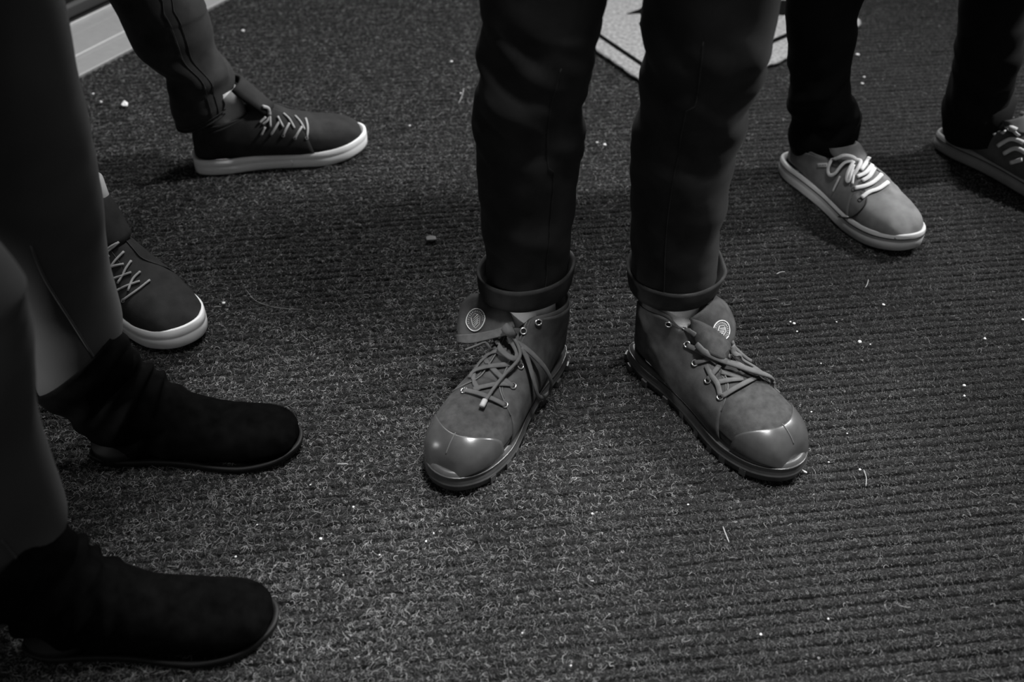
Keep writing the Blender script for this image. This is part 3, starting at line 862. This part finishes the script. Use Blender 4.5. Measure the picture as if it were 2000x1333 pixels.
RB2, cB2 = leg_rings([(455, 62, 182, 1.150), (430, 58, 176, 1.155), (400, 50, 170, 1.16), (340, 30, 156, 1.17)],
                     [(-0.68, 1.20, 0.36, 0.062), (-0.70, 1.21, 0.50, 0.066), (-0.70, 1.22, 0.65, 0.075), (-0.68, 1.24, 0.80, 0.088), (-0.67, 1.25, 0.90, 0.09)], n=80, fold=fB2)
trousers(pb, 'jeans', M['jeans_b'], [RB1, RB2], [(-0.65, 1.315, 0.86, 0.175), (-0.65, 1.315, 1.02, 0.16)])
# hem band of the far leg and its double side seam
hem = MB(); pl = pb.location
for R in (RB1, RB2):
    for k in (0, 4):
        c = sum(R[k], Vector())/len(R[k])
        pts = [p+(p-c).normalized()*0.0012-pl for p in R[k]]; hem.tube(pts+[pts[0]], 0.0016 if k == 0 else 0.0007, 6)
    break
hem.build('hem', M['jeans_b'], pb)
seam_line(pb, 'seam', M['cuff'], RB1, 0, 2, 62, jf=lambda i: 46+0.02*i, r=0.0006)
seam_line(pb, 'seam', M['cuff'], RB1, 0, 2, 62, jf=lambda i: 48+0.02*i, r=0.0006)
socks(pb, M['sock_grey'], (-0.462, 1.470, 0.06), (-0.476, 1.474, 0.138), 0.033)
socks(pb, M['sock_grey'], (-0.574, 1.139, 0.06), (-0.580, 1.144, 0.165), 0.032)
body(pb, chain(RB1, [(-0.44, 1.475, 0.05, 0.02), (-0.35, 1.50, 0.045, 0.018)]), chain(RB2, [(-0.56, 1.12, 0.05, 0.02), (-0.50, 1.06, 0.045, 0.018)]), (-0.65, 1.315, 0.93, 0.11))

# ================================================================== person at the right: black trousers, grey sneakers with white laces
pc = tag(empty('person', (0.64, 1.44, 0)), 'person in black trousers and grey sneakers with white bows at the right', 'person')
def c1_data(s):
    tongue(s, M['snk_grey'], 0.100, 0.012, 0.028)
    m = M['lace_white']
    for a in ([(1683, 388), (1697, 377), (1715, 371), (1733, 358)], [(1670, 369), (1690, 365), (1706, 357), (1720, 343)], [(1684, 355), (1697, 347), (1706, 331)], [(1674, 347), (1690, 340), (1702, 325)], [(1680, 335), (1690, 321), (1698, 307)]):
        s.lace([(p[0], p[1], 0.003) for p in a], 0.0035, 0.5, 0.003, m)
    s.lace([(1670, 322, .006), (1666, 314, .009), (1650, 309, .011), (1632, 314, .009), (1621, 330, .005), (1623, 342, .004), (1635, 342, .006), (1650, 326, .009), (1664, 320, .008)], 0.0030, 0.5, 0.008, m, 'lace_loop')
    s.lace([(1668, 322, .008), (1662, 336, .010), (1657, 352, .007), (1660, 358, .005), (1664, 345, .008), (1668, 328, .008)], 0.0028, 0.5, 0.008, m, 'lace_loop')
    s.lace([(1668, 316, .008), (1678, 322, .010), (1676, 334, .009), (1667, 348, .006)], 0.0030, 0.5, 0.008, m, 'lace_knot')
    s.lace([(1645, 347, .006), (1637, 360, .004), (1630, 374, .003)], 0.0016, 0.9, 0.004, m, 'lace_end')
    s.lace([(1670, 338, .007), (1668, 350, .006), (1666, 362, .004)], 0.0020, 0.9, 0.005, m, 'lace_end')
    ring_eyes(s, [(1667, 371), (1680, 391), (1686, 375), (1720, 341), (1732, 357)], 0.0030, 'line_dark')
    g = [[s.hitpix(1597+20*j/4, 319+8*i/2, 0.0012) for j in range(5)] for i in range(3)]
    if all(q for r in g for q in r):
        s.part('collar_label', MB().sheet([[q[0] for q in r] for r in g], 0.0012), M['pale_rubber'], False)
        for k in range(3):
            h = s.hitpix(1602+5*k, 323, 0.0022); h2 = s.hitpix(1605+5*k, 323, 0.0022)
            if h and h2: s.part('label_mark', MB().tube([h[0], h2[0]], 0.0005, 5), M['snk_grey'], False)
    # curved seam where the quarter meets the toe
    p, n = s.drape([(1639, 423, .0016), (1658, 426, .0016), (1675, 418, .0016), (1690, 401, .0016), (1693, 388, .0016)], 0.0016)
    if p: s.part('vamp_seam', MB().tube(p, 0.0012, 6, n), M['line_dark'], False)
s_c1 = sneaker(pc, (0.466, 1.462), -63.5, 1, LOW_ST, M['snk_grey'], M['pale_rubber'], c1_data, stripe=M['line_dark'], stitch=False, sole_h=0.028, sy=1.0)
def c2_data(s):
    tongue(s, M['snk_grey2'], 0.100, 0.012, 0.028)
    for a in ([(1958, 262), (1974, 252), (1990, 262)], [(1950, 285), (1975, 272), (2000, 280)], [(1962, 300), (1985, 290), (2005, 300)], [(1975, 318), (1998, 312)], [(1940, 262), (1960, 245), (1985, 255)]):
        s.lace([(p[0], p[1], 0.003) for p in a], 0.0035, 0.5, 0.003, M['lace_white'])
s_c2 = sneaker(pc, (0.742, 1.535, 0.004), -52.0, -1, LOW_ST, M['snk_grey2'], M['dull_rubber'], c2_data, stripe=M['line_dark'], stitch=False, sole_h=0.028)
fC = folds([(0.17, 0.05, 1.6), (0.11, 0.03, 0.9)], 0.006, 4.4)
RC1, cC1 = leg_rings([(300, 1556, 1668, 1.425), (285, 1550, 1669, 1.425), (254, 1541, 1668, 1.425), (228, 1547, 1668, 1.425), (213, 1538, 1672, 1.425), (190, 1537, 1671, 1.425), (160, 1537, 1663, 1.424), (110, 1539, 1666, 1.422), (60, 1538, 1673, 1.42), (0, 1537, 1681, 1.42)],
                     [(0.475, 1.42, 0.42, 0.066), (0.50, 1.43, 0.60, 0.074), (0.53, 1.44, 0.80, 0.088), (0.54, 1.45, 0.90, 0.09)], n=80, fold=fC, tilt0=(0.014, 0.004, 0.05, 0.13))
fC2 = folds([(0.17, 0.05, 1.6), (0.11, 0.03, 0.9)], 0.006, 9.4)
RC2, cC2 = leg_rings([(262, 1850, 1962, 1.48), (244, 1846, 1958, 1.48), (220, 1848, 1960, 1.48), (185, 1854, 1972, 1.48), (140, 1862, 1984, 1.48), (99, 1871, 1992, 1.48), (50, 1874, 1999, 1.48), (0, 1877, 2008, 1.48)],
                     [(0.735, 1.47, 0.42, 0.066), (0.73, 1.46, 0.60, 0.074), (0.71, 1.45, 0.80, 0.088), (0.70, 1.45, 0.90, 0.09)], n=80, fold=fC2, tilt0=(0.010, 0.0, 0.05, 0.13))
trousers(pc, 'trousers', M['trouser_c'], [RC1, RC2], [(0.62, 1.45, 0.86, 0.18), (0.62, 1.45, 1.02, 0.16)])
body(pc, chain(RC1, [(0.505, 1.385, 0.045, 0.018), (0.55, 1.30, 0.04, 0.016)]), chain(RC2, [(0.80, 1.455, 0.045, 0.018), (0.86, 1.38, 0.04, 0.016)]), (0.62, 1.45, 0.93, 0.11))

# ================================================================== person at the near left: grey leggings, black suede ankle boots
pd = tag(empty('person', (-0.47, 0.70, 0)), 'person in grey leggings and black suede slouch boots at the near left', 'person')
AB_OUT = [(0.0, 0.0), (0.020, 0.004), (0.030, 0.030), (0.030, 0.07), (0.033, 0.11), (0.041, 0.15), (0.043, 0.18), (0.036, 0.215), (0.018, 0.241), (0.0, 0.248), (-0.018, 0.243), (-0.035, 0.220), (-0.042, 0.185), (-0.040, 0.155), (-0.033, 0.12), (-0.029, 0.08), (-0.029, 0.035), (-0.019, 0.004)]
AB_ST = [
 (0.246, 0.012, 0.244, 0.024, 0.010, 0.0, 0.0, 2.0),
 (0.240, 0.010, 0.230, 0.040, 0.029, 0.0, 0.05, 2.2),
 (0.222, 0.010, 0.206, 0.049, 0.0385, 0.0, 0.08, 2.3),
 (0.190, 0.010, 0.174, 0.056, 0.0425, 0.0, 0.10, 2.3),
 (0.155, 0.010, 0.142, 0.068, 0.0405, 0.0, 0.16, 2.2),
 (0.118, 0.010, 0.118, 0.086, 0.0385, 0.0, 0.16, 2.1),
 (0.080, 0.010, 0.104, 0.106, 0.0400, 0.0, 0.06, 2.0),
 (0.036, 0.012, 0.094, 0.122, 0.0420, 0.0, 0.0, 2.0),
 (-0.002, 0.030, 0.086, 0.136, 0.0430, 0.0, 0.0, 2.0),
 (-0.016, 0.062, 0.078, 0.156, 0.0450, 0.0, 0.0, 2.0),
 (-0.046, 0.104, 0.070, 0.184, 0.0480, 0.0, 0.0, 2.0)]
def suede_boot(parent, heel, ang, mirror, seed):
    d = (math.cos(math.radians(ang)), math.sin(math.radians(ang)))
    s = Shoe('ankle_boot', parent, heel, d, AB_ST, AB_OUT, mirror)
    def puff(t, ph):
        p = s.P(t, ph); a = 0.0014*noise.noise(p*30+Vector((seed, 0, 0)))
        g = sst(0.45, 0.62, t)*(1-0.5*sst(0.9, 1.0, t))
        # slouch folds run round the shaft
        a += g*0.0050*(noise.noise(Vector((math.cos(ph)*0.8+seed, math.sin(ph)*0.8, t*17)))*1.3+0.4*math.sin(t*60+1.5*math.sin(ph)+seed))
        k = math.exp(-((t-0.33)/0.05)**2)*max(0, math.sin(ph))
        a -= 0.0016*k*(0.5+0.5*math.sin(t*120))
        return a
    s.upper(M['suede'], nt=84, puff=puff)
    s.sole('sole', M['suede_sole'], [(0.0, -0.002), (0.001, 0.0), (0.006, 0.0012), (0.0095, 0.0018), (0.0105, 0.0005), (0.0105, -0.003), (0.004, -0.007)])
    hl = MB(); R = []
    for z, k in ((0.0, 0.94), (0.002, 0.97), (0.014, 0.99), (0.022, 0.98)):
        R.append([Vector((0.031*k*math.cos(a), 0.034+0.034*k*sgp(math.sin(a), 0.9), z)) for a in [2*PI*j/32 for j in range(32)]])
    hl.rings(R, True, True, True); s.part('heel', hl, M['suede_sole'], False)
    return s
s_d1 = suede_boot(pd, (-0.497, 0.812), 1.0, -1, 1.0)
s_d2 = suede_boot(pd, (-0.482, 0.556), 3.0, 1, 4.0)
fD = folds([(0.40, 0.06, 0.4)], 0.003, 2.2, base=0.0004)
RD1, cD1 = leg_rings([(775, 110, 215, 0.825), (745, 84, 232, 0.82), (710, 66, 241, 0.82), (660, 62, 243, 0.825), (600, 46, 229, 0.83), (545, 12, 213, 0.83), (480, -12, 203, 0.83), (420, -34, 197, 0.83), (300, -78, 176, 0.83), (150, -150, 143, 0.83), (0, -225, 111, 0.83)],
                     [(-0.462, 0.80, 0.66, 0.080), (-0.47, 0.77, 0.78, 0.088), (-0.47, 0.76, 0.88, 0.09)], fold=fD, tilt0=(0.02, 0.0, 0.12, 0.30))
RD2, cD2 = leg_rings([(1180, -40, 80, 0.566), (1150, -55, 108, 0.566), (1130, -62, 120, 0.566), (1085, -62, 133, 0.567), (1040, -72, 136, 0.57), (950, -112, 106, 0.57), (870, -150, 78, 0.57), (800, -176, 64, 0.57), (680, -200, 58, 0.57), (600, -222, 42, 0.57), (545, -250, 15, 0.57)],
                     [(-0.50, 0.59, 0.56, 0.075), (-0.49, 0.62, 0.70, 0.084), (-0.48, 0.65, 0.82, 0.09), (-0.475, 0.66, 0.90, 0.09)], fold=fD, tilt0=(0.02, 0.0, 0.12, 0.30))
trousers(pd, 'leggings', M['legging'], [RD1, RD2], [(-0.475, 0.71, 0.86, 0.165), (-0.475, 0.71, 1.02, 0.15)])
body(pd, chain(RD1, [(-0.44, 0.812, 0.045, 0.018), (-0.36, 0.815, 0.035, 0.014)]), chain(RD2, [(-0.42, 0.56, 0.045, 0.018), (-0.34, 0.565, 0.035, 0.014)]), (-0.475, 0.71, 0.93, 0.10))
def jacket(parent, x, y, face, m, wz=0.80, lean=0.0):
    """upper body in a plain jacket, hands in the pockets"""
    f = math.radians(face); fx, fy = math.cos(f), math.sin(f); lx, ly = -fy, fx
    pl = parent.location; mb = MB(); R = []
    for z, a, b, o in ((wz, 0.195, 0.135, 0), (wz+0.03, 0.20, 0.14, 0), (0.97, 0.185, 0.125, 0.005), (1.12, 0.19, 0.125, 0.01), (1.27, 0.205, 0.125, 0.01), (1.37, 0.20, 0.11, 0), (1.43, 0.15, 0.085, -0.01), (1.47, 0.075, 0.065, -0.01), (1.53, 0.065, 0.062, 0.0)):
        R.append([Vector((x+lx*a*math.cos(t)+fx*(b*math.sin(t)+o+lean*(z-0.9)), y+ly*a*math.cos(t)+fy*(b*math.sin(t)+o+lean*(z-0.9)), z)) for t in [2*PI*k/40 for k in range(40)]])
    mb.rings(R, True, True, True); mb.v = [v-pl for v in mb.v]
    mb.build('jacket', m, parent)
    for sg in (-1, 1):
        P = [Vector((x+lx*sg*a+fx*o, y+ly*sg*a+fy*o, z)) for a, o, z in ((0.17, 0, 1.39), (0.215, -0.01, 1.30), (0.245, -0.03, 1.15), (0.255, -0.02, 1.05), (0.235, 0.04, 0.95), (0.19, 0.09, 0.88))]
        sl = MB().tube(resample(P, 16), 0.052, 14, taper=[1.05]*8+[0.95, 0.9, 0.88, 0.85, 0.82, 0.8, 0.78, 0.75]); sl.v = [v-pl for v in sl.v]
        sl.build('sleeve', m, parent)
M['jacket'] = mat('dark_jacket_cloth', 0.03, 0.9, var=0.2)
jacket(pa, 0.16, 0.955, -90, M['jacket'])
jacket(pb, -0.65, 1.315, -10, M['jacket'])
jacket(pc, 0.62, 1.45, -55, M['jacket'])
jacket(pd, -0.475, 0.71, 0, M['jacket'])
class World(Shoe):
    def __init__(s, meshes): 
        s.W = Matrix.Identity(4); s.WI = s.W; s.bv = []
        for R in meshes:
            mb = MB().rings(R); s.add(mb)
wl = World([RD1]); p, n = wl.drape([(60, 480), (85, 540), (110, 582), (150, 645), (185, 702), (209, 740)], 0.0006)
if p: mk('seam', *(lambda mb: ([v-pd.location for v in mb.v], mb.f))(MB().tube(p, 0.0013, 6, n)), M['legging'], pd)
wl = World([RD2]); p, n = wl.drape([(2, 1055), (30, 1088), (52, 1118), (70, 1150), (78, 1166)], 0.0006)
if p: mk('seam', *(lambda mb: ([v-pd.location for v in mb.v], mb.f))(MB().tube(p, 0.0013, 6, n)), M['legging'], pd)

# ------------------------------------------------------------------ doorway at the far left: aluminium threshold, dark door, wall
td = Vector((math.cos(math.radians(61.5)), math.sin(math.radians(61.5)), 0)); tn = Vector((-td.y, td.x, 0)); tp = Vector((-0.839, 1.78, 0)); ZZ = Vector((0, 0, 1))
def bar(name, m, off, wdt, z0, z1, a, b, parent=None, bev=0.0):
    mb = MB().box(tp+td*((a+b)/2)+tn*(off+wdt/2)+ZZ*((z0+z1)/2), (b-a, wdt, z1-z0), (td, tn, ZZ))
    o = mb.build(name, m, parent, smooth=False)
    if bev:
        q = o.modifiers.new('bevel', 'BEVEL'); q.width = bev; q.segments = 2
    return o
trim = tag(bar('trim_1', M['alu'], 0.0, 0.196, -0.004, 0.005, -0.9, 1.4, None, 0.002), kind='structure')
bar('ridge', M['alu_bright'], 0.191, 0.006, 0.004, 0.009, -0.9, 1.4, trim, 0.002)
bar('ridge', M['alu_bright'], 0.070, 0.0022, 0.004, 0.0064, -0.9, 1.4, trim, 0.001)
for off in (0.056, 0.150): bar('groove_rib', M['alu'], off, 0.0016, 0.004, 0.0056, -0.9, 1.4, trim, 0.0005)
sill = tag(bar('trim_2', M['door'], 0.200, 0.10, -0.004, 0.003, -0.9, 1.4), kind='structure')
door = tag(bar('door_1', M['door'], 0.236, 0.045, 0.014, 2.05, -0.35, 0.62), kind='structure')
bar('door_sweep', M['door_strip'], 0.218, 0.018, 0.006, 0.030, -0.35, 0.62, door, 0.003)
wl1 = tag(bar('wall_left', M['wall'], 0.22, 0.12, -0.004, 2.6, -2.2, -0.36), kind='structure')
wl2 = tag(bar('wall_far', M['wall'], 0.22, 0.12, -0.004, 2.6, 0.63, 2.6), kind='structure')

# ------------------------------------------------------------------ pale floor mat with black inset lines
mc = Vector((0.302, 1.658, 0)); mr = (Vector((0.748, 2.028, 0))-mc); ml = Vector((-0.283, 0.506, 0))
mx = mr.normalized(); my = ml.normalized(); LR = mr.length; LL = ml.length
def matp(u, v, z): return mc+mx*u+my*v+ZZ*z
g = []
NU = 90
for i in range(NU+1):
    row = []
    for j in range(NU+1):
        u = LR*i/NU; v = LL*j/NU
        ed = min(i, j, NU-i, NU-j)
        wob = 0.005*noise.noise(Vector((u*22, v*22, 1.0)))+0.003*noise.noise(Vector((u*70, v*70, 4.0))) if ed == 0 else 0
        z = 0.0055+0.0009*noise.noise(Vector((u*160, v*160, 0)))
        cu_, cv_ = u-LR/2, v-LL/2
        k = 1.0
        ru, rv = abs(cu_)/(LR/2), abs(cv_)/(LL/2)
        if ru > 0.9 and rv > 0.9:
            q = math.hypot((ru-0.9)/0.1, (rv-0.9)/0.1)
            if q > 1: f = 1/q; ru2 = 0.9+(ru-0.9)*f; rv2 = 0.9+(rv-0.9)*f; cu_ *= ru2/ru; cv_ *= rv2/rv
        row.append(matp(LR/2+cu_+wob, LL/2+cv_+wob, z))
    g.append(row)
fm = MB().sheet(g, 0.004).build('floor_mat', M['mat_white'], None)
tag(fm, 'pale square floor mat with black lines behind the middle legs', 'mat')
def strip(pts, wd, name):
    mb = MB(); 
    for (u0, v0), (u1, v1) in zip(pts[:-1], pts[1:]):
        a = matp(u0, v0, 0.0085); b = matp(u1, v1, 0.0085); d = (b-a).normalized(); n_ = Vector((-d.y, d.x, 0))
        mb.box((a+b)/2, ((b-a).length+wd, wd, 0.002), (d, n_, ZZ))
    return mb.build(name, M['mat_black'], fm, False)
iu, iv = 0.042, 0.066     # inset from the left and right edges
strip([(iu, iv), (LR-iu, iv)], 0.011, 'inset_line'); strip([(iu, iv), (iu, LL-iv)], 0.009, 'inset_line')
strip([(LR-iu, iv), (LR-iu, LL-iv)], 0.010, 'inset_line'); strip([(iu, LL-iv), (LR-iu, LL-iv)], 0.010, 'inset_line')
em = [(1224, 28), (1244, 21), (1262, 12), (1330, -20), (1420, -30), (1515, 1), (1540, 2), (1540, 30), (1514, 29), (1440, 40), (1350, 70), (1270, 66), (1248, 47), (1262, 36), (1250, 26)]
pts = [atz(x, y, 0.0078) for x, y in em]; mb = MB(); mb.rings([pts, [p+ZZ*0.0018 for p in pts]], True, False, True); mb.build('mat_emblem', M['mat_black'], fm, False)

# ------------------------------------------------------------------ crumbs, straws and scraps on the carpet
def crumb(px, py, r, label, group, cat='crumb', name='crumb', m='crumb', fl=0.6, on=None):
    c = atz(px, py, 0.0032); s_ = depth(c)/F; r = r*s_*0.85
    bm = bmesh.new(); bmesh.ops.create_icosphere(bm, subdivisions=1, radius=r)
    for v in bm.verts:
        v.co *= 1+0.45*noise.noise(v.co*(1.3/r)+Vector((px, py, 0))); v.co.z *= fl
    zmin = min(v.co.z for v in bm.verts)
    me = bpy.data.meshes.new(name); bm.to_mesh(me); bm.free(); me.materials.append(M[m])
    o = bpy.data.objects.new(name, me); col.objects.link(o); o.location = (c.x, c.y, 0.0016-zmin)
    tag(o, label, cat, group)
named = [(437, 592, 4.5, 'pale crumb right of the white-soled toe at the left'), (626, 1052, 4, 'white crumb alone on the carpet between the near suede boot and the left canvas boot'),
 (1157, 1003, 3, 'white crumb in the bright patch below the two canvas boots'), (1551, 632, 4, 'white crumb, biggest of a tight trio right of the right boot badge'),
 (1679, 667, 4.5, 'white crumb, largest on the ribbed carpet right of the right canvas boot'), (1726, 595, 3.5, 'white crumb on the ribs below the grey sneaker toe'),
 (1883, 753, 4, 'white crumb, upper of two close together near the right edge'), (1884, 773, 3, 'pale crumb, lower of two close together near the right edge'),
 (1924, 661, 3.5, 'pale crumb with fluff near the right edge of the carpet'), (1998, 624, 3.5, 'white crumb at the very right edge of the photo'),
 (475, 60, 4, 'pale crumb high up right of the dark jeans leg'), (1181, 283, 4, 'pale crumb on the carpet between the two cuffed jeans legs'), (882, 120, 3.5, 'pale crumb high up left of the cuffed jeans knees'),
 (1115, 1300, 2.5, 'tiny white crumb at the bottom edge, middle of the photo'), (690, 990, 2.8, 'small pale crumb between the near suede boot toe and the left canvas boot toe')]
for x, y, r, lb in named: crumb(x, y, r, lb, 'pale crumbs scattered over the carpet')
for x, y, r in [(1544, 628, 2.5), (1557, 647, 2.5), (1680, 917, 3), (1585, 804, 2), (1655, 846, 2), (1619, 902, 2.2), (182, 183, 3), (197, 199, 3.5), (1688, 150, 3), (1684, 163, 3.5), (1675, 107, 4), (1166, 278, 3), (1486, 1239, 3), (1344, 985, 2.5), (1618, 1208, 2.5), (606, 946, 1.8), (847, 1041, 2), (741, 1083, 2), (1700, 672, 1.8), (1604, 709, 1.8), (1634, 628, 2), (900, 182, 2.5), (800, 245, 3), (1020, 1236, 2.2), (502, 1024, 2), (460, 1087, 3), (832, 1057, 2.5)]:
    crumb(x, y, r, 'one of many tiny pale specks caught in the carpet pile', 'tiny specks scattered over the carpet')
def wisp(pts, r, label, name='straw', cat='straw', m='straw', group=None):
    P = [atz(x, y, 0.0050) for x, y in pts]; P = resample(P, 10)
    mb = MB().tube(P, r, 6, taper=[0.5]+[1]*8+[0.5]); c = sum(P, Vector())/len(P); mb.v = [v-c for v in mb.v]
    tag(mb.build(name, M[m], None, loc=c), label, cat, group)
wisp([(1412, 1029), (1417, 1043), (1424, 1060)], 0.0006, 'straight pale straw on the carpet below the right canvas boot')
wisp([(1687, 918), (1692, 934), (1691, 950)], 0.0004, 'thin bent straw on the carpet right of the canvas boot toe')
wisp([(480, 565), (500, 588), (540, 601), (592, 605)], 0.00022, 'long curved pale hair lying right of the white-soled toe', 'hair', 'hair')
wisp([(906, 172), (903, 186), (896, 202)], 0.0006, 'short pale thread on the carpet left of the middle knees', 'thread', 'thread')
wisp([(1696, 546), (1694, 555), (1690, 562)], 0.0005, 'tiny upright straw on the carpet below the grey sneaker toe')
wisp([(1516, 536), (1524, 532), (1533, 531)], 0.0006, 'short flat straw in the shadow left of the grey sneaker')
wisp([(1562, 915), (1568, 920), (1576, 924)], 0.0011, 'pale splinter beside the right canvas boot toe', 'splinter', 'splinter', 'crumb')
wisp([(658, 907), (672, 906), (680, 907)], 0.0006, 'short pale fibre stick left of the left canvas boot toe')
wisp([(68, 1263), (76, 1258), (88, 1259), (98, 1257)], 0.0018, 'pale scrap of lint beside the nearest suede boot heel', 'lint_scrap', 'lint', 'crumb')
def scrap(pts, z, label, name='paper_scrap', m='crumb', cat='paper'):
    P = [atz(x, y, z+0.002*(i % 2)) for i, (x, y) in enumerate(pts)]; c = sum(P, Vector())/len(P)
    mb = MB().rings([[p-c for p in P], [p-c+ZZ*0.0012 for p in P]], True, True, True)
    tag(mb.build(name, M[m], None, False, loc=c), label, cat)
scrap([(237, 205), (243, 197), (250, 202), (249, 208), (241, 208)], 0.003, 'crumpled white paper scrap on the carpet near the threshold')
scrap([(832, 464), (840, 461), (851, 463), (852, 469), (843, 472), (834, 470)], 0.003, 'flat grey tuft of lint on the carpet left of the middle shins', 'lint_tuft', 'lint', 'lint')
